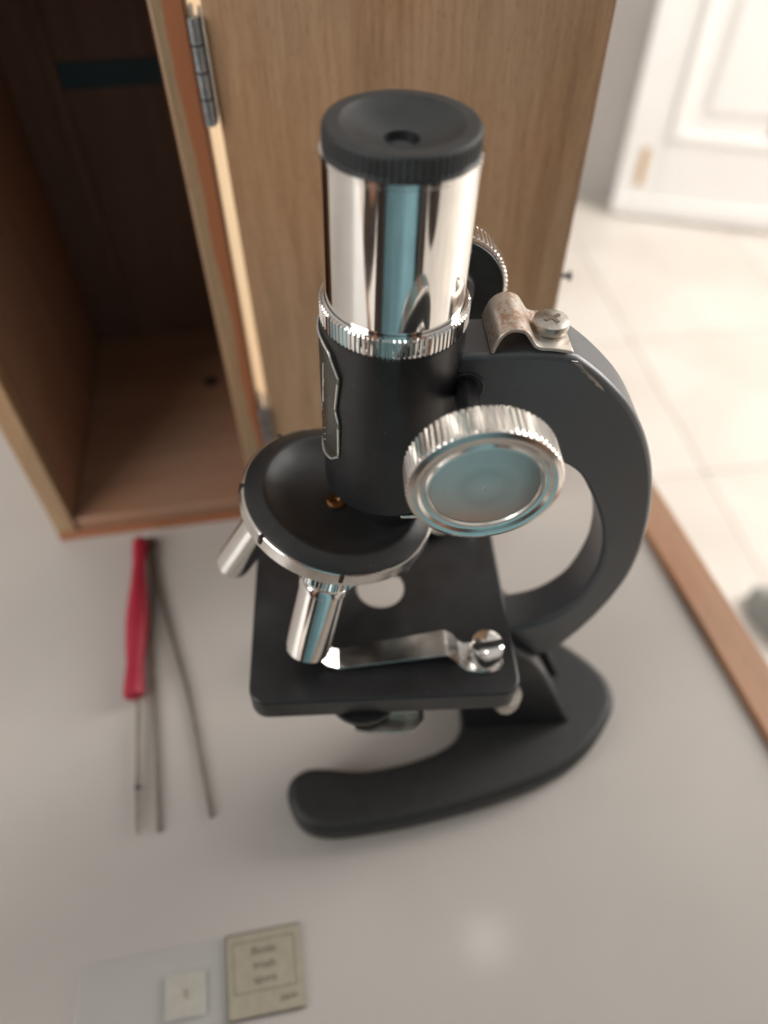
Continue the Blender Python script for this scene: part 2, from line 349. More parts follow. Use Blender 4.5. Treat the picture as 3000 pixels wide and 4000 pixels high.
# grey slipper on the floor
sp = T(0.600, 0.650, FLOORZ+0.0015) @ Matrix.Rotation(math.radians(-52), 4, 'Z')
sl = empty('slipper', sp, 'soft grey rounded slipper with a dark opening lying on the beige tiles', 'slipper')
bm = bmesh.new(); rings = []
for i in range(15):
    t = i/14; x = -0.02+0.26*t; wd = 0.048*math.sqrt(max(0.0, 1-(2*t-1)**6))*(0.85+0.2*t)+0.001; h = 0.035+0.03*math.sin(PI*min(1, t*1.15))
    if t > 0.9: h *= (1-(t-0.9)*6)
    rings.append([bm.verts.new((x, wd*math.cos(a), h*max(0, math.sin(a))*0.9)) for a in [PI*k/12 for k in range(13)]])
for a, b in zip(rings, rings[1:]):
    for k in range(12): bm.faces.new((a[k], a[k+1], b[k+1], b[k]))
for r in rings: pass
bm.faces.new(rings[0]); bm.faces.new(rings[-1])
for a, b in zip(rings, rings[1:]): bm.faces.new((a[0], b[0], b[12], a[12]))
finish(bm, 'upper', 'grey_felt', sl, sp, 60)
bm = bmesh.new(); lathe(bm, [(0, 0.0), (0.030, 0.0), (0.033, -0.004), (0.033, -0.012), (0, -0.012)], 40)
bmesh.ops.scale(bm, vec=(1.3, 0.95, 1), verts=bm.verts)
finish(bm, 'opening', 'dark_felt', sl, sp @ T(0.055, 0, 0.0585), 40)

# ------------------------------------------------------------------ the microscope
S = 0.91683*MM
psi, th = 0.0507, 0.0348
R_ = Vector((math.cos(psi), math.sin(psi), 0)); Y_ = Vector((-math.sin(psi), math.cos(psi), 0)); Z_ = Vector((0, 0, 1))
U_ = math.cos(th)*R_ - math.sin(th)*Z_; W_ = math.cos(th)*Z_ + math.sin(th)*R_
O_ = Vector((-0.0035010, 0.136110, 0.024755))
def frame(x, y, z, o=O_):
    m = Matrix((x, y, z)).transposed().to_4x4(); m.translation = o; return m
MF = frame(U_, Y_, W_)            # tilted frame: tube, arm, stage   (x to the rear, y away from the viewer, z along the tube)
BF = frame(R_, Y_, Z_)            # upright frame: foot and pillar
ms = empty('microscope', frame(R_, Y_, Z_, Vector((O_.x, O_.y, 0)) + R_*0.03), 'black and chrome student microscope with knurled focus knobs standing on the white table', 'microscope')
def at(u, y, w): return MF @ T(u*S, y*S, w*S)

# foot (horseshoe) and fork pillar
zb = -27.0
outer = [(-39.5, 34.0), (-38.7, 42), (-33.5, 49.6), (-25, 53), (-12, 53.2), (13.5, 50.3), (43.7, 44.5), (71, 36.5), (89, 26.5), (103, 11.5)]
inner = [(36.9, 6), (35.6, 13), (31.5, 19), (23.7, 23.3), (9, 27.3), (-8.7, 29.3), (-27, 26.8), (-35.0, 28.5)]
half = outer + [(107, 0)] + [(a, -b) for a, b in outer[::-1]] + [(a, -b) for a, b in inner[::-1]] + [(37.2, 0)] + inner
loop = smooth_pts(half, True, 4)
bm = bmesh.new(); prism(bm, [(a*S, b*S) for a, b in loop], (zb+0.15)*S, (zb+14.5)*S, lambda a, b, y: (a, b, y))
finish(bm, 'base', 'crackle_black', ms, BF, 40, 3.6*S, 4)
bm = bmesh.new()
chk = smooth_pts([(31, 54), (38, 60.5), (47, 58), (54.5, 49), (60.5, 41.5), (66.5, 30.5), (74.5, 11), (80, -4), (85, -16)], False, 4) + [(36, -16)] + smooth_pts([(36, -12), (33, 10), (29, 38)], False, 3)
for a, b in ((-14.2, -8.6), (8.6, 14.2)): prism(bm, [(p*S, q*S) for p, q in chk], a*S, b*S)
core = [(38, 16), (60, 22), (70.0, 11), (78, -8), (82, -16.5), (37, -16.5)]
prism(bm, [(p*S, q*S) for p, q in core], -8.9*S, 8.9*S)
pil = finish(bm, 'pillar', 'black_enamel', ms, BF, 40, 1.6*S, 3)
lathe_obj('pivot_screw', [(0, 15.9), (3.6, 15.9), (4.3, 15.2), (4.3, 13.0), (0, 13.0)], 'dull_metal', pil, BF @ T(42*S, 0, 46*S) @ Matrix.Rotation(PI/2, 4, 'X'), 40, 0, S)

# arm: one C-shaped casting
outc = [(21.5, 186.6), (33, 187.0), (42.5, 186.0), (47.3, 183.4), (54.6, 177.2), (61.8, 169.6), (67.8, 161.0), (72.6, 151.8), (76.8, 141), (80.3, 128), (82.8, 113), (83.6, 100), (82.6, 86), (78.4, 68), (70.6, 49.0), (64.2, 41.5), (54, 34.5), (44, 34), (38, 39)]
innc = [(34, 52), (36, 60.2), (43, 60.3), (49.8, 61.2), (56.6, 63.4), (62.8, 68.2), (68.6, 78), (71.3, 94.4), (70.4, 107), (68.0, 117), (64.2, 126.5), (59.6, 135.5), (54.5, 143.6), (48, 148.6), (38, 151.5), (27, 152), (19, 152)]
poly = smooth_pts(outc, False, 4) + smooth_pts(innc, False, 3) + [(14.5, 152), (14.5, 186.6)]
bm = bmesh.new(); prism(bm, [(p*S, q*S) for p, q in poly], -8*S, 8*S)
arm = finish(bm, 'arm', 'scuffed_haze_enamel', ms, MF, 40, 1.7*S, 3)
boxobj('stage_bracket', (32*S, 0, 68.5*S), (20*S, 17*S, 16.5*S), 'black_enamel', ms, MF, 1*S)
chip = [(42.8, 184.9), (44.4, 184.5), (46.2, 182.8), (48.0, 180.9), (50.2, 178.9), (52.6, 176.4), (53.4, 174.9), (51.8, 176.3), (50.6, 177.0), (50.0, 178.2), (48.3, 179.3), (47.2, 180.9), (46.0, 181.4), (45.4, 182.7), (43.6, 183.9)]
bm = bmesh.new(); prism(bm, [(p*S, q*S) for p, q in chip], -8.10*S, -7.6*S)
finish(bm, 'paint_chip', 'satin_chrome', arm, MF, 0)
# spring plate over the arm's head, with its screw
plate = smooth_pts([(23.6, 187.0), (24.0, 188.8), (24.9, 191.2), (26.3, 192.7), (28.2, 193.1), (30.2, 192.4), (31.6, 190.6), (33.0, 188.7), (34.8, 187.8), (38, 187.5), (42.6, 186.6)], False, 5)
bm = bmesh.new(); top = []; bot = []
for i, p in enumerate(plate):
    a = Vector(plate[max(i-1, 0)]); b = Vector(plate[min(i+1, len(plate)-1)]); d = (b-a).normalized(); nn = Vector((-d.y, d.x))
    top.append(Vector(p)+nn*0.9); bot.append(Vector(p)-nn*0.05)
prism(bm, [(q.x*S, q.y*S) for q in top+bot[::-1]], -7.7*S, 7.6*S)
sp_ = finish(bm, 'spring_plate', 'rusty_chrome', ms, MF, 40, 0.3*S, 2)
def screw(name, u, y, w, r, h, parent, mat='chrome', cross=False, rot=0.0, slot=0.9, smat='dark_slot'):
    m0 = at(u, y, w) @ Matrix.Rotation(rot, 4, 'Z')
    o = lathe_obj(name, [(0, 0), (r*0.94, 0), (r, 0.25*r), (r, h-0.35*r), (r*0.93, h-0.12*r), (r*0.7, h-0.03*r), (0, h)], mat, parent, m0, 56, 0, S)
    boxobj('slot', (0, 0, (h-0.10)*S), (r*1.9*S if not cross else r*1.0*S, slot*S, 0.5*S), smat, o, m0)
    if cross: boxobj('slot', (0, 0, (h-0.11)*S), (slot*S, r*1.0*S, 0.5*S), smat, o, m0)
    return o
screw('plate_screw', 38.3, 0.2, 188.7, 4.6, 2.9, sp_, 'dull_metal', True, 0.5, 0.9, 'worn_slot')

# body tube, draw tube, eyepiece
bt = lathe_obj('body_tube', [(13.0, 139.2), (17.0, 139.2), (17.9, 140.2), (17.9, 150), (17.5, 178), (17.4, 193.0), (13.0, 193.0)], 'black_enamel', ms, MF, 128, 0, S, 30, True)
lathe_obj('lock_ring', [(16.3, 193.1), (17.0, 193.1), (17.3, 193.5, 0.35), (17.6, 193.6, 0.35), (17.6, 198.0, 0.35), (17.2, 198.4, 0.1), (17.0, 198.75), (16.3, 198.75)], 'chrome', ms, MF, 128, 92, S, 25, True)
lathe_obj('draw_tube', [(15.0, 170), (16.05, 170), (16.1, 195), (16.13, 231.0), (16.35, 231.3), (16.35, 232.1), (15.0, 232.2)], 'chrome', ms, MF, 160, 0, S, 30, True)
cap = lathe_obj('eyepiece_cap', [(0, 231.5), (15.3, 231.5), (15.75, 232.3), (15.75, 232.9, 0.28), (15.75, 235.5, 0.28), (15.6, 236.3, 0.2), (15.3, 236.75), (14.8, 236.9), (12.4, 236.9), (12.2, 236.75), (9.5, 235.5), (6.6, 234.4), (4.3, 233.7), (3.6, 233.55), (3.55, 232.6), (3.5, 231.9), (0, 231.85)], 'black_plastic', ms, MF, 160, 70, S, 16)
lathe_obj('eye_lens', [(0, 232.5), (1.8, 232.4), (3.4, 232.0), (0, 231.95)], 'black_plastic', cap, MF, 40, 0, S)

# name plate on the tube's front
prof = [(20, 190.3), (32, 189.2), (43, 183.8), (38, 173.2), (41.6, 169.5), (40.6, 157.0), (29, 153.6), (12, 151.6)]
def cyl_pt(deg, w_, r): a = math.radians(180+deg); return (r*math.cos(a)*S, r*math.sin(a)*S, w_*S)
def cyl_patch(name, half_, r0, r1, mat, parent):
    bm = bmesh.new(); ws = sorted(set(w_ for _, w_ in half_)); 
    def lim(w_):
        xs = []
        for (a0, w0), (a1, w1) in zip(half_, half_[1:]):
            if min(w0, w1)-1e-6 <= w_ <= max(w0, w1)+1e-6 and abs(w0-w1) > 1e-6: xs.append(a0+(a1-a0)*(w_-w0)/(w1-w0))
        return max(xs) if xs else half_[0][0]
    lo, hi = half_[-1][1], half_[0][1]; rows = []
    N = 36; K = 16
    for i in range(N+1):
        w_ = lo+(hi-lo)*i/N; L_ = lim(w_)
        rows.append([[bm.verts.new(cyl_pt(L_*(2*j/K-1), w_, r)) for j in range(K+1)] for r in (r0, r1)])
    for A, B in zip(rows, rows[1:]):
        for s in (0, 1):
            for j in range(K): bm.faces.new((A[s][j], A[s][j+1], B[s][j+1], B[s][j]))
        for j in (0, K): bm.faces.new((A[0][j], A[1][j], B[1][j], B[0][j]))
    for A in (rows[0], rows[-1]):
        for j in range(K): bm.faces.new((A[0][j], A[0][j+1], A[1][j+1], A[1][j]))
    return finish(bm, name, mat, parent, MF, 50)
npl = cyl_patch('name_plate', prof, 17.2, 18.15, 'plate_olive', bt)
def cyl_line(pts, r, rad, name, mat, parent, closed=False):
    bm = bmesh.new(); P = []
    pts = list(pts)+([pts[0]] if closed else [])
    for (a0, w0), (a1, w1) in zip(pts, pts[1:]):
        for k in range(6): t = k/6; P.append(cyl_pt(a0+(a1-a0)*t, w0+(w1-w0)*t, r))
    P.append(cyl_pt(*pts[-1], r)); tube(bm, P, [rad*S]*len(P), 8)
    return finish(bm, name, mat, parent, MF, 60)
ins = [(a*0.96, w_) for a, w_ in prof]
cyl_line(ins + [(-a, w_) for a, w_ in ins[::-1]], 18.13, 0.34, 'border', 'silver_print', npl, True)
cyl_line([(19.5, 179), (15, 172.5), (9, 166)], 18.13, 0.2, 'emblem', 'silver_print', npl)
cyl_line([(20, 184), (17, 176), (16.4, 171)], 18.13, 0.2, 'emblem', 'silver_print', npl)
for i, w_ in enumerate((168.5, 166.4, 164.2, 162.0, 159.8, 157.8)):
    cyl_line([(17.0, w_), (14.6, w_-0.7)], 18.13, 0.22, 'emblem', 'red_print' if i < 3 else 'silver_print', npl)

# focusing: pinion shaft and the two knurled knobs
uk, wk = 17.7, 177.1
KN = MF @ T(uk*S, 0, wk*S) @ Matrix.Rotation(PI/2, 4, 'X')      # local z points toward the viewer
KFar = MF @ T(uk*S, 0, wk*S) @ Matrix.Rotation(-PI/2, 4, 'X')
lathe_obj('pinion_shaft', [(0, -35), (3.0, -35), (3.0, 35), (0, 35)], 'black_enamel', ms, KN, 48, 0, S)
lathe_obj('pinion_housing', [(0, -8.6), (4.4, -8.6), (4.8, -8.3), (4.8, 8.3), (4.4, 8.6), (0, 8.6)], 'black_enamel', ms, KN, 64, 0, S)
kp = [(5.2, 31.5), (7.5, 31.5), (8.5, 33.6), (16.4, 33.4), (17.2, 33.7, 0.2), (17.5, 34.1, 0.5), (17.5, 40.7, 0.5), (17.35, 41.3, 0.2), (17.1, 41.7), (15.9, 42.25), (14.9, 42.1), (14.2, 41.55), (13.4, 41.45), (12.9, 41.95), (12.35, 41.95), (12.05, 41.3), (0, 41.2)]
for fr_, nm in ((KN, 'focus_knob'), (KFar, 'focus_knob')):
    k_ = lathe_obj(nm, kp, 'knob_chrome', ms, fr_, 128, 72, S, 14)
    lathe_obj('face_disc', [(0, 41.42), (6, 41.42), (12.0, 41.42), (12.04, 41.0), (0, 41.0)], 'turned_chrome', k_, fr_, 96, 0, S)
    lathe_obj('centre_mark', [(0, 41.55), (0.35, 41.5), (0.5, 41.3), (0, 41.3)], 'dull_metal', k_, fr_, 16, 0, S)
    lathe_obj('back_disc', [(5.3, 33.0), (16.0, 33.0), (16.2, 33.45), (5.3, 33.5)], 'black_plastic', k_, fr_, 96, 0, S, 30, True)

# turret and objectives
al = -0.2181
e1 = math.cos(al)*U_ + math.sin(al)*W_; nT = math.cos(al)*W_ - math.sin(al)*U_
TT = O_ + U_*(-14.864*S) + W_*(124.464*S)
TFm = frame(e1, Y_, nT, TT)
tur = lathe_obj('turret', [(0, 2.0), (8, 2.1), (14, 2.7), (18.0, 3.8), (20.8, 5.2), (22.4, 6.3), (23.1, 6.65), (23.8, 6.7), (24.4, 6.5), (28.3, 4.75), (28.6, 4.4), (28.6, 2), (26, -4), (20, -7), (0, -7.5)], 'satin_black', ms, TFm, 128, 0, S, 38)
ring = lathe_obj('turret_ring', [(28.0, -0.4), (29.3, -0.4), (29.6, 0.0), (29.45, 2.2), (29.3, 4.05), (29.0, 4.35), (28.0, 4.35)], 'satin_chrome', tur, TFm, 160, 0, S, 25, True)
for dg_ in (-89.8, -140.7, -179.1, 130, 80):
    boxobj('click_notch', (29.2*S, 0, 3.0*S), (1.4*S, 1.1*S, 3.1*S), 'dark_slot', ring, TFm @ Matrix.Rotation(math.radians(dg_), 4, 'Z'))
lathe_obj('pivot_screw', [(0, 0), (2.8, 0), (2.8, 0.9), (2.4, 1.2), (1.4, 1.1), (1.1, 0.6), (0, 0.5)], 'brass', tur, TFm @ T(-1.0*S, -0.8*S, 1.8*S), 40, 0, S)
# neck joining the tube and the turret, and its bright spring end
lathe_obj('neck', [(0, 124), (11.5, 124), (11.5, 141), (0, 141)], 'black_enamel', tur, at(2.5, 2, 0), 64, 0, S)
boxobj('click_spring', (6.0*S, -16.2*S, 138.2*S), (6.5*S, 1.6*S, 1.1*S), 'chrome', tur, MF @ T(0, 0, 0), 0.3*S)
def objective(ph, rr, ln, rho=17, be=math.radians(16)):
    rad = math.cos(ph)*e1 - math.sin(ph)*Y_          # ph measured toward the viewer
    dr = -nT*math.cos(be) + rad*math.sin(be); tn = nT.cross(rad).normalized(); x = tn.cross(dr).normalized()
    fr_ = frame(x, tn if x.cross(tn).dot(dr) > 0 else -tn, dr, TT + rad*rho*S)
    b = lathe_obj('objective', [(0, 2), (rr*0.86, 2), (rr*0.86, 9.9), (rr*0.92, 10.2), (rr*1.03, 11.0), (rr*1.06, 11.6), (rr*1.06, 13.4), (rr*1.02, 13.8), (rr*1.02, ln-2.6), (rr*0.98, ln-2.3), (rr*0.98, ln-0.7), (rr*0.90, ln-0.1), (rr*0.50, ln), (rr*0.34, ln), (rr*0.30, ln-1.5), (0, ln-1.6)], 'chrome', tur, fr_, 96, 0, S, 20)
    lathe_obj('collar', [(rr*0.5, 3.0), (rr*1.2, 3.0), (rr*1.30, 3.5, 0.3), (rr*1.30, 8.6, 0.3), (rr*1.2, 9.2), (rr*0.5, 9.2)], 'chrome', b, fr_, 96, 44, S, 25, True)
objective(math.radians(95), 7.2, 40.2); objective(math.radians(185), 5.6, 41.0); objective(math.radians(275), 5.6, 30); objective(math.radians(5), 6.0, 25)

# stage with its aperture
us0, us1, sv, ws, ts = -44.6, 42.9, 42.3, 78.77, 10.4
def rrect(x0, x1, y0, y1, r, a):
    # ray cast from the aperture's centre to a rounded rectangle
    c, s = math.cos(a), math.sin(a); best = 1e9
    for X in (x0, x1):
        if abs(c) > 1e-9 and X/c > 0: best = min(best, X/c)
    for Y in (y0, y1):
        if abs(s) > 1e-9 and Y/s > 0: best = min(best, Y/s)
    t = best
    for _ in range(60):
        px, py = t*c, t*s; qx = min(max(px, x0+r), x1-r); qy = min(max(py, y0+r), y1-r)
        if math.hypot(px-qx, py-qy) <= r+1e-6: break
        t -= 0.08
    return t*c, t*s
bm = bmesh.new(); N = 360; L4 = []
for z, kind_ in ((ws, 0), (ws-ts, 0), (ws-ts, 2.2), (ws-1.8, 2.2), (ws-1.8, 'h'), (ws, 'h')):
    ring_ = []
    for i in range(N):
        a = 2*PI*i/N
        if kind_ == 'h': q = (8.3*math.cos(a)-0.4, 8.3*math.sin(a)+0.6)
        else: q = rrect(us0+kind_, us1-kind_, -sv+kind_, sv-kind_, 6.0-kind_, a)
        ring_.append(bm.verts.new((q[0]*S, q[1]*S, z*S)))
    L4.append(ring_)
for k in range(6):
    A, B = L4[k], L4[(k+1) % 6]
    for i in range(N): bm.faces.new((A[i], A[(i+1) % N], B[(i+1) % N], B[i]))
stg = finish(bm, 'stage', 'black_enamel', ms, MF, 40, 1.5*S, 4)
def stage_clip(sy):
    # sy=-1 the side toward the viewer
    prof_ = [(-21.6, 3.6, 27.2, 29.2), (-20.9, 3.1, 25.8, 30.6), (-19.4, 2.2, 24.9, 31.4), (-15.9, 0.4, 24.3, 31.6), (18.2, 4.3, 20.9, 30.5), (19.6, 4.3, 20.9, 30.5), (22.2, 2.2, 21.2, 31.2), (24.0, 0.5, 22.6, 32.6), (26.0, 0.15, 23.8, 34.0), (30, 0.15, 23.2, 34.8), (34, 0.15, 23.0, 34.9), (36.6, 0.15, 24.2, 33.8), (38.0, 0.15, 26.6, 31.6)]
    bm = bmesh.new(); rows = []
    for u, h, a, b in prof_:
        rows.append([bm.verts.new((u*S, sy*q*S, (ws+h+d)*S)) for d in (0, 0.7) for q in (a, b)])
    for A, B in zip(rows, rows[1:]):
        for i, j in ((0, 1), (2, 3), (0, 2), (1, 3)): bm.faces.new((A[i], A[j], B[j], B[i]))
    for A in (rows[0], rows[-1]): bm.faces.new((A[0], A[1], A[3], A[2]))
    c = finish(bm, 'stage_clip', 'satin_chrome', stg, MF, 12, 0.15*S, 1)
    screw('clip_screw', 32.3, sy*28.8, ws+0.9, 5.5, 8.4, c, 'chrome', False, 0.12 if sy < 0 else 1.1, 0.95)
    lathe_obj('clip_nut', [(0, -9.5), (2.5, -9.2), (4.4, -7.6), (4.9, -5.4), (4.9, -0.3), (0, -0.3)], 'dull_metal', c, at(40.5, sy*36.8, ws-ts), 40, 0, S)
stage_clip(-1); stage_clip(1)
# disc diaphragm under the stage
lathe_obj('disc_plate', [(0, 65.0), (11.6, 65.0), (12, 65.5), (12, 67.8), (0, 67.8)], 'black_enamel', stg, at(-8.0, -33.2, 0), 72, 0, S)
bk = smooth_pts([(-11.5, 44.6), (-6, 46.2), (5.5, 46.6), (10.0, 45.2), (12.6, 42.0), (12.6, 37.5)], False, 4) + [(12.0, 30), (-11.5, 30)]
bm = bmesh.new(); prism(bm, [(a*S, -b*S) for a, b in bk], 61.2*S, 62.6*S, lambda a, b, z: (a, b, z))
bkt = finish(bm, 'diaphragm_bracket', 'dull_metal', stg, MF, 30, 0.3*S, 2)
boxobj('bracket_lug', (4.5*S, -38*S, 65*S), (12*S, 5*S, 4.6*S), 'satin_chrome', bkt, MF, 0.5*S)

# ------------------------------------------------------------------ wooden carrying case, door open
ca = math.radians(8.476)
CF = T(-0.16484, 0.2340, 0) @ Matrix.Rotation(ca, 4, 'Z')          # x along the front, y into the case
CW, CDp, CH, TH = 0.110, 0.158, 0.285, 0.0100
cs = empty('microscope_case', CF @ T(CW/2, CDp/2, 0), 'tall varnished wooden carrying case with its hinged door swung open', 'case')
boxobj('side_wall', (TH/2, CDp/2, CH/2), (TH, CDp, CH), 'case_pine', cs, CF, 0.0008)
boxobj('side_wall', (CW-TH/2, CDp/2, CH/2), (TH, CDp, CH), stained('wall_stain', 'X', 0.0024, 0.0034, 0.0055, V_GRAIN, -0.078), cs, CF, 0.0008)
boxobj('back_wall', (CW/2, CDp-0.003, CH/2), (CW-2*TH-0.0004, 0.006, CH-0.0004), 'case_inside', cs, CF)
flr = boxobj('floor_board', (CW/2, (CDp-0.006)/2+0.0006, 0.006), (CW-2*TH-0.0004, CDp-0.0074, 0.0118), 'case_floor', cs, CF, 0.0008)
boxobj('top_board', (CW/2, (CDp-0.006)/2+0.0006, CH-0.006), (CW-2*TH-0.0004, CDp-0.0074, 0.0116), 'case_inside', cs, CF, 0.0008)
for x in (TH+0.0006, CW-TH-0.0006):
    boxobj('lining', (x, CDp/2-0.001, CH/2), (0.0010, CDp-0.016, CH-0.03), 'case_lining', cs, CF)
lathe_obj('plug_hole', [(0, 0), (0.0042, 0), (0.0045, 0.0003), (0, 0.0003)], 'dark_slot', flr, CF @ T(0.079, 0.097, 0.0119), 32)
boxobj('batten', (0.032, CDp-0.0075, CH/2), (0.006, 0.0028, CH-0.03), 'case_inside', cs, CF, 0.0004)
boxobj('teal_tape', (0.057, CDp-0.0063, 0.160), (0.056, 0.0004, 0.012), 'teal_tape', cs, CF @ Matrix.Rotation(math.radians(0), 4, 'Y'))
boxobj('lower_trim', (CW/2, -0.0007, 0.0027), (CW-0.001, 0.0014, 0.0050), stained('trim_stain', 'X', -0.2, -0.19, 0.0, H_GRAIN), cs, CF, 0.0004)
wood('lit_veneer', (0.56, 0.40, 0.22), (0.64, 0.47, 0.28), (0.70, 0.53, 0.34), V_GRAIN, 9, 0.5)  # paler wood stands in for window light on the case's outer side
boxobj('lit_outer_face', (CW+0.00025, CDp/2, CH/2), (0.0004, CDp-0.003, CH-0.004), 'lit_veneer', cs, CF)
# door
da = math.radians(-3)
GAP = 0.0046
HP = CF @ Vector((CW+GAP, 0.0005, 0))
DRF = T(HP.x, HP.y, 0) @ Matrix.Rotation(da, 4, 'Z')
DW, DT = 0.1185, 0.009
dr_ = boxobj('door', (DW/2, DT/2, CH/2+0.001), (DW, DT, CH-0.002), 'panel_veneer', cs, DRF, 0.0006)
boxobj('edge_band', (DW+0.00035, DT/2, CH/2+0.001), (0.0006, DT-0.001, CH-0.004), 'lip_wood', dr_, DRF)
lathe_obj('catch_pin', [(0, 0), (0.0009, 0), (0.0009, 0.0028), (0.0018, 0.003), (0.0018, 0.0042), (0, 0.0042)], 'hinge_steel', dr_, DRF @ T(DW+0.0004, 0.003, 0.1395) @ Matrix.Rotation(PI/2, 4, 'Y'), 24)
for z0 in (0.043, 0.195):
    hz = lathe_obj('hinge', [(0, 0), (0.0019, 0), (0.0019, 0.030), (0, 0.030)], 'hinge_steel', cs, CF @ T(CW+0.0018, -0.0012, z0), 24)
    for k in range(1, 4): lathe_obj('knuckle_joint', [(0.0018, 0), (0.00205, 0.0002), (0.00205, 0.0006), (0.0018, 0.0008)], 'dark_slot', hz, CF @ T(CW+0.0018, -0.0012, z0+k*0.0075), 24, closed=True)
    boxobj('leaf', (CW+0.0012, 0.006, z0+0.015), (0.0010, 0.012, 0.030), 'hinge_steel', hz, CF)
    boxobj('leaf', (CW+GAP-0.0009, 0.0045, z0+0.015), (0.0010, 0.009, 0.030), 'hinge_steel', hz, CF)

# ------------------------------------------------------------------ small things on the table
def along(a, b):
    d = Vector(b)-Vector(a); d.normalize(); y = Vector((0, 0, 1)).cross(d).normalized(); return frame(d, y, d.cross(y), Vector(a))
RA, RB = Vector((-0.1217, 0.2290, 0.0052)), Vector((-0.1075, 0.1436, 0.0050))
rf = along(RA, RB); Lr = (RB-RA).length
rtool = empty('dissecting_needle', rf @ T(Lr/2, 0, -0.0052), 'steel needle with a waisted red plastic handle lying before the wooden case', 'tool')
ZX = Matrix.Rotation(PI/2, 4, 'Y')
lathe_obj('handle', [(0, 0), (0.0031, 0.0002), (0.0037, 0.0016), (0.0036, 0.006), (0.0031, 0.014), (0.0036, 0.026), (0.0046, 0.040), (0.0049, 0.048), (0.0044, 0.060), (0.0036, 0.070), (0.0040, 0.078), (0.0043, 0.083), (0.0040, Lr-0.001), (0.0022, Lr), (0, Lr)], 'red_plastic', rtool, rf @ ZX, 40, smooth=50)
nd = lathe_obj('needle', [(0, Lr-0.002), (0.00095, Lr-0.002), (0.00095, Lr+0.03), (0.0009, Lr+0.045), (0.00055, Lr+0.054), (0, Lr+0.0565)], 'tool_steel', rtool, rf @ Matrix.Rotation(math.radians(1.2), 4, 'Y') @ Matrix.Rotation(math.radians(1.2), 4, 'Z') @ T(0, 0, 0) @ ZX, 16)
lathe_obj('needle_joint', [(0.0009, Lr+0.0368), (0.0013, Lr+0.0374), (0.0013, Lr+0.0384), (0.0009, Lr+0.039)], 'dark_slot', nd, WM[nd.name], 16, closed=True)
# tweezers
tw = empty('tweezers', T(-0.095, 0.16, 0), 'slim steel tweezers with open legs lying beside the red handle', 'tweezers')
def leg(pts, name, w0):
    bm = bmesh.new(); rows = []
    P = smooth_pts([Vector((a, b, 0)) for a, b in pts], False, 5); n = len(P)
    for i, p in enumerate(P):
        p = Vector(p); d = (Vector(P[min(i+1, n-1)])-Vector(P[max(i-1, 0)])).normalized(); s = Vector((-d.y, d.x, 0)); t = i/(n-1)
        wd = w0*(1-0.55*t); h = 0.0032*(1-0.35*t)
        rows.append([bm.verts.new(p+s*wd*q+Vector((0, 0, z))) for q, z in ((-1, 0.0003), (1, 0.0003), (1, h), (-1, h))])
    for A, B in zip(rows, rows[1:]):
        for i in range(4): bm.faces.new((A[i], A[(i+1) % 4], B[(i+1) % 4], B[i]))
    bm.faces.new(rows[0]); bm.faces.new(rows[-1])
    return finish(bm, name, 'tool_steel', tw, Matrix.Identity(4), 40, 0.0003, 2)
leg([(-0.1186, 0.2300), (-0.1140, 0.214), (-0.1096, 0.1947), (-0.1058, 0.1728), (-0.0952, 0.1269), (-0.0876, 0.0900)], 'arm', 0.0013)
leg([(-0.1160, 0.2304), (-0.1122, 0.214), (-0.1054, 0.1955), (-0.0962, 0.1728), (-0.0830, 0.1411), (-0.0683, 0.0953)], 'arm', 0.0013)
boxobj('joined_end', (0, 0, 0), (0.0042, 0.012, 0.0034), 'tool_steel', tw, T(-0.1163, 0.2265, 0.0020) @ Matrix.Rotation(math.radians(15), 4, 'Z'), 0.0005)
# microscope slide
sa = math.radians(9.5)
SF = T(-0.03196, 0.05855, 0) @ Matrix.Rotation(sa, 4, 'Z')      # x along the slide, origin at its far right corner
gs = empty('glass_slide', SF @ T(-0.038, -0.0125, 0), 'clear glass specimen slide with a printed paper label and a square cover slip', 'slide')
gl = boxobj('glass', (-0.038, -0.0125, 0.00068), (0.076, 0.025, 0.0011), 'slide_glass', gs, SF, 0.00015)
lb = boxobj('paper_label', (-0.0129, -0.0125, 0.00138), (0.0262, 0.0251, 0.0002), 'label_paper', gs, SF)
for c, d in (((-0.0129, -0.0030, 0.00150), (0.0212, 0.00028, 0.00005)), ((-0.0129, -0.0182, 0.00150), (0.0212, 0.00028, 0.00005)), ((-0.0234, -0.0106, 0.00150), (0.00028, 0.0149, 0.00005)), ((-0.0024, -0.0106, 0.00150), (0.00028, 0.0149, 0.00005))):
    boxobj('frame_line', c, d, 'frame_ink', lb, SF)
for s, x, y, sz in (('Bottle', -0.0129, -0.0062, 0.0034), ('brush', -0.0129, -0.0106, 0.0034), ('spore', -0.0129, -0.0149, 0.0034), ('Japan', -0.0052, -0.0213, 0.0028)):
    text_obj('print', s, sz, 'print_ink', lb, SF @ T(x, y, 0.00152))
boxobj('label_edge', (-0.0129, -0.0253, 0.00085), (0.0262, 0.0003, 0.0011), 'frame_ink', lb, SF)
boxobj('label_edge', (-0.0129, -0.0001, 0.00150), (0.0262, 0.0005, 0.00005), 'frame_ink', lb, SF)
boxobj('label_edge', (-0.0257, -0.0127, 0.00150), (0.0004, 0.0244, 0.00005), 'frame_ink', lb, SF)
cv = boxobj('cover_slip', (-0.0398, -0.0150, 0.00138), (0.0146, 0.0142, 0.00022), 'slide_glass', gs, SF, 0.00005)
boxobj('mounting_gum', (-0.0398, -0.0150, 0.00125), (0.0136, 0.0132, 0.00006), 'mount_gum', gs, SF)
bm = bmesh.new(); tube(bm, [(0, 0.0014, 0), (0.0004, 0.0003, 0.0001), (0.0003, -0.0008, 0), (0.0009, -0.0018, 0)], [0.0002, 0.0005, 0.0004, 0.0002], 8); bmesh.ops.scale(bm, vec=(1, 1, 0.12), verts=bm.verts)
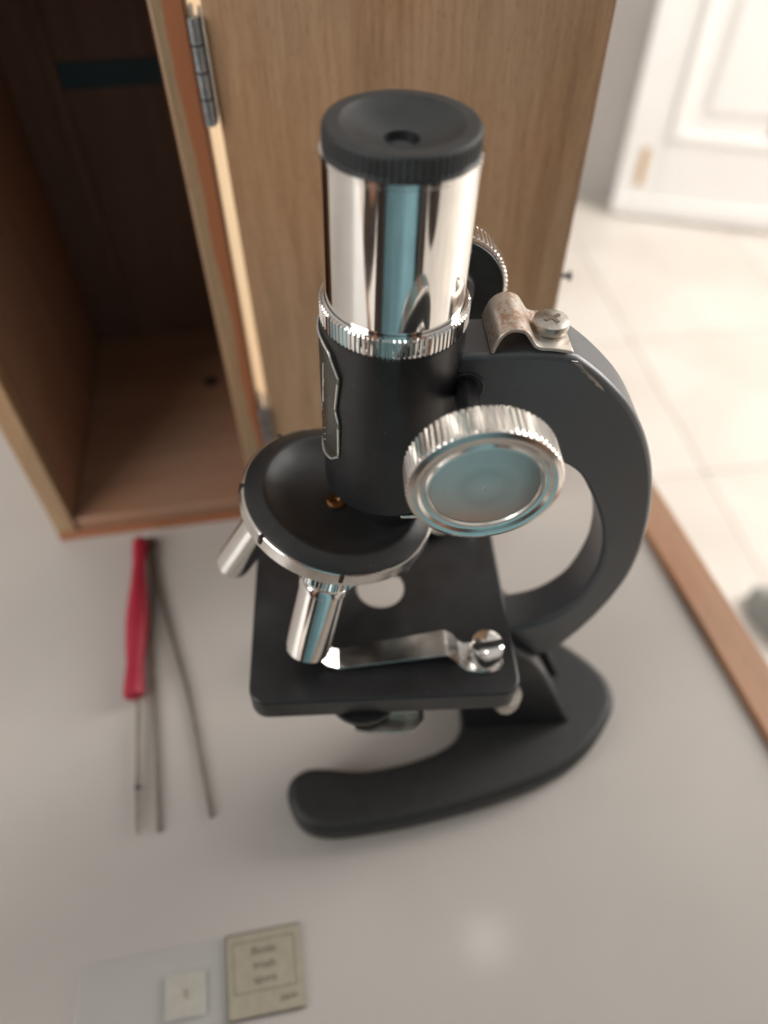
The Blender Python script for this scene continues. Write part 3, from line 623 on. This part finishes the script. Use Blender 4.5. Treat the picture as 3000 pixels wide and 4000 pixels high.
finish(bm, 'specimen', 'specimen', gs, SF @ T(-0.0398, -0.0145, 0.00156), 40)

# ------------------------------------------------------------------ the photographer, mirrored in the chrome
def skin_body(name, joints, edges, mat, parent, sub=2):
    me = bpy.data.meshes.new(name); keys = list(joints)
    me.from_pydata([joints[k][0] for k in keys], [(keys.index(a), keys.index(b)) for a, b in edges], [])
    me.materials.append(MATS[mat]); o = bpy.data.objects.new(name, me); COL.objects.link(o); WM[o.name] = Matrix.Identity(4)
    o.parent = parent; o.matrix_basis = WM[parent.name].inverted()
    o.modifiers.new('skin', 'SKIN'); 
    sv_ = me.skin_vertices[0].data
    for i, k in enumerate(keys): sv_[i].radius = joints[k][1]; sv_[i].use_root = (i == 0)
    s = o.modifiers.new('subdiv', 'SUBSURF'); s.levels = sub; s.render_levels = sub
    return o
pe = empty('person', T(0.02, -0.25, FLOORZ), 'person in a long teal tunic with an added open dark jacket standing at the table edge', 'person')
X0 = 0.015
J = {'pelvis': ((X0, -0.25, 0.16), (0.09, 0.09)), 'waist': ((X0, -0.24, 0.33), (0.085, 0.085)), 'chest': ((X0, -0.23, 0.53), (0.09, 0.09)), 'neck': ((X0, -0.19, 0.70), (0.05, 0.05)), 'chin': ((X0, -0.15, 0.765), (0.055, 0.065)), 'head': ((X0, -0.13, 0.85), (0.073, 0.09)), 'crown': ((X0, -0.14, 0.93), (0.045, 0.055)), 'nose': ((X0, -0.035, 0.80), (0.012, 0.012))}
E = [('pelvis', 'waist'), ('waist', 'chest'), ('chest', 'neck'), ('neck', 'chin'), ('chin', 'head'), ('head', 'crown'), ('head', 'nose')]
for s, t in ((-1, 'l'), (1, 'r')):
    J.update({'sh'+t: ((X0+s*0.17, -0.22, 0.60), (0.055, 0.055)), 'el'+t: ((X0+s*0.235, -0.10, 0.07), (0.042, 0.042)), 'wr'+t: ((X0+s*0.165, -0.085, 0.245), (0.026, 0.028)), 'pa'+t: ((X0+s*0.135, -0.062, 0.275), (0.018, 0.034)),
              'hip'+t: ((X0+s*0.09, -0.25, 0.08), (0.07, 0.07)), 'kn'+t: ((X0+s*0.10, -0.24, -0.28), (0.06, 0.06)), 'an'+t: ((X0+s*0.10, -0.28, -0.64), (0.042, 0.042)), 'toe'+t: ((X0+s*0.11, -0.12, -0.685), (0.035, 0.030)), 'th'+t: ((X0+s*0.110, -0.065, 0.315), (0.010, 0.010))})
    E += [('chest', 'sh'+t), ('sh'+t, 'el'+t), ('el'+t, 'wr'+t), ('wr'+t, 'pa'+t), ('pelvis', 'hip'+t), ('hip'+t, 'kn'+t), ('kn'+t, 'an'+t), ('an'+t, 'toe'+t), ('wr'+t, 'th'+t)]
    for q in range(4):
        J['f%d%s' % (q, t)] = ((X0+s*(0.105-0.003*q), -0.030+0.006*abs(q-1), 0.308-0.018*q), (0.009, 0.009)); E.append(('pa'+t, 'f%d%s' % (q, t)))
skin_body('body', J, E, 'skin', pe)
bm = bmesh.new(); rows = []; NT = 72
for z, cy, rx, ry, f in ((-0.52, -0.245, 0.25, 0.165, 0.05), (-0.35, -0.245, 0.235, 0.16, 0.045), (-0.18, -0.243, 0.215, 0.153, 0.035), (-0.02, -0.24, 0.198, 0.147, 0.025), (0.12, -0.238, 0.18, 0.138, 0.02), (0.24, -0.237, 0.163, 0.126, 0.016), (0.35, -0.236, 0.156, 0.12, 0.014), (0.45, -0.234, 0.166, 0.122, 0.01), (0.54, -0.228, 0.178, 0.118, 0.006), (0.60, -0.218, 0.165, 0.10, 0.0), (0.645, -0.205, 0.115, 0.082, 0.0), (0.67, -0.196, 0.078, 0.070, 0.0)):
    rows.append([bm.verts.new((X0+rx*math.cos(a)*(1+f*math.sin(9*a+z*4)+f*0.6*math.sin(17*a+1)), cy+ry*math.sin(a)*(1+f*math.sin(9*a+z*4)+f*0.6*math.sin(17*a+1)), z)) for a in [2*PI*k/NT for k in range(NT)]])
for A, B in zip(rows, rows[1:]):
    for k in range(NT): bm.faces.new((A[k], A[(k+1) % NT], B[(k+1) % NT], B[k]))
for s_ in (-1, 1):
    tube(bm, [(X0+s_*0.13, -0.218, 0.60), (X0+s_*0.175, -0.218, 0.585), (X0+s_*0.205, -0.216, 0.53), (X0+s_*0.235, -0.21, 0.43)], [0.06, 0.072, 0.07, 0.066], 24)
finish(bm, 'tunic', 'teal_cotton', pe, Matrix.Identity(4), 60)
bm = bmesh.new(); rows = []  # dark garment added to give dark bands beside the teal in the chrome
for z, cy, rx, ry, op in ((-0.30, -0.250, 0.275, 0.185, 0.50), (-0.1, -0.248, 0.255, 0.176, 0.50), (0.12, -0.243, 0.225, 0.163, 0.52), (0.33, -0.241, 0.195, 0.143, 0.56), (0.48, -0.238, 0.20, 0.142, 0.60), (0.56, -0.230, 0.20, 0.134, 0.62), (0.625, -0.215, 0.165, 0.105, 0.66), (0.668, -0.200, 0.10, 0.082, 0.7)):
    rows.append([[bm.verts.new((X0+(rx+e)*math.cos(a)*(1+0.025*math.sin(11*a+3*z)), cy+(ry+e)*math.sin(a)*(1+0.025*math.sin(11*a+3*z)), z)) for a in [PI/2+op+(2*PI-2*op)*k/60 for k in range(61)]] for e in (0, 0.004)])
for A, B in zip(rows, rows[1:]):
    for q in (0, 1):
        for k in range(60): bm.faces.new((A[q][k], A[q][k+1], B[q][k+1], B[q][k]))
    for k in (0, 60): bm.faces.new((A[0][k], A[1][k], B[1][k], B[0][k]))
for A in (rows[0], rows[-1]):
    for k in range(60): bm.faces.new((A[0][k], A[0][k+1], A[1][k+1], A[1][k]))
for s_ in (-1, 1):
    tube(bm, [(X0+s_*0.14, -0.218, 0.60), (X0+s_*0.185, -0.218, 0.585), (X0+s_*0.225, -0.21, 0.52), (X0+s_*0.25, -0.15, 0.25), (X0+s_*0.242, -0.112, 0.11), (X0+s_*0.235, -0.10, 0.07), (X0+s_*0.222, -0.098, 0.105)], [0.07, 0.082, 0.078, 0.064, 0.06, 0.056, 0.05], 24)
finish(bm, 'band_jacket', 'band_jacket_wool', pe, Matrix.Identity(4), 60)
PJ = {'pelvis': ((X0, -0.25, 0.04), (0.07, 0.07))}; PE = []
for s_, t in ((-1, 'l'), (1, 'r')):
    PJ.update({'hip'+t: ((X0+s_*0.09, -0.25, 0.0), (0.07, 0.07)), 'kn'+t: ((X0+s_*0.10, -0.24, -0.28), (0.07, 0.07)), 'an'+t: ((X0+s_*0.10, -0.28, -0.62), (0.062, 0.062))}); PE += [('pelvis', 'hip'+t), ('hip'+t, 'kn'+t), ('kn'+t, 'an'+t)]
skin_body('trousers', PJ, PE, 'dark_cotton', pe)
bm = bmesh.new(); bmesh.ops.create_uvsphere(bm, u_segments=32, v_segments=18, radius=0.1)
for v in bm.verts:
    v.co.y *= 1.12; v.co.z *= 1.0
    if v.co.z < 0 and v.co.y > 0.02: v.co.z *= 0.1; v.co.y *= 0.75
    v.co *= 1+0.03*math.sin(v.co.x*170)*math.cos(v.co.z*140)
finish(bm, 'hair', 'dark_hair', pe, T(X0, -0.155, 0.875), 60)
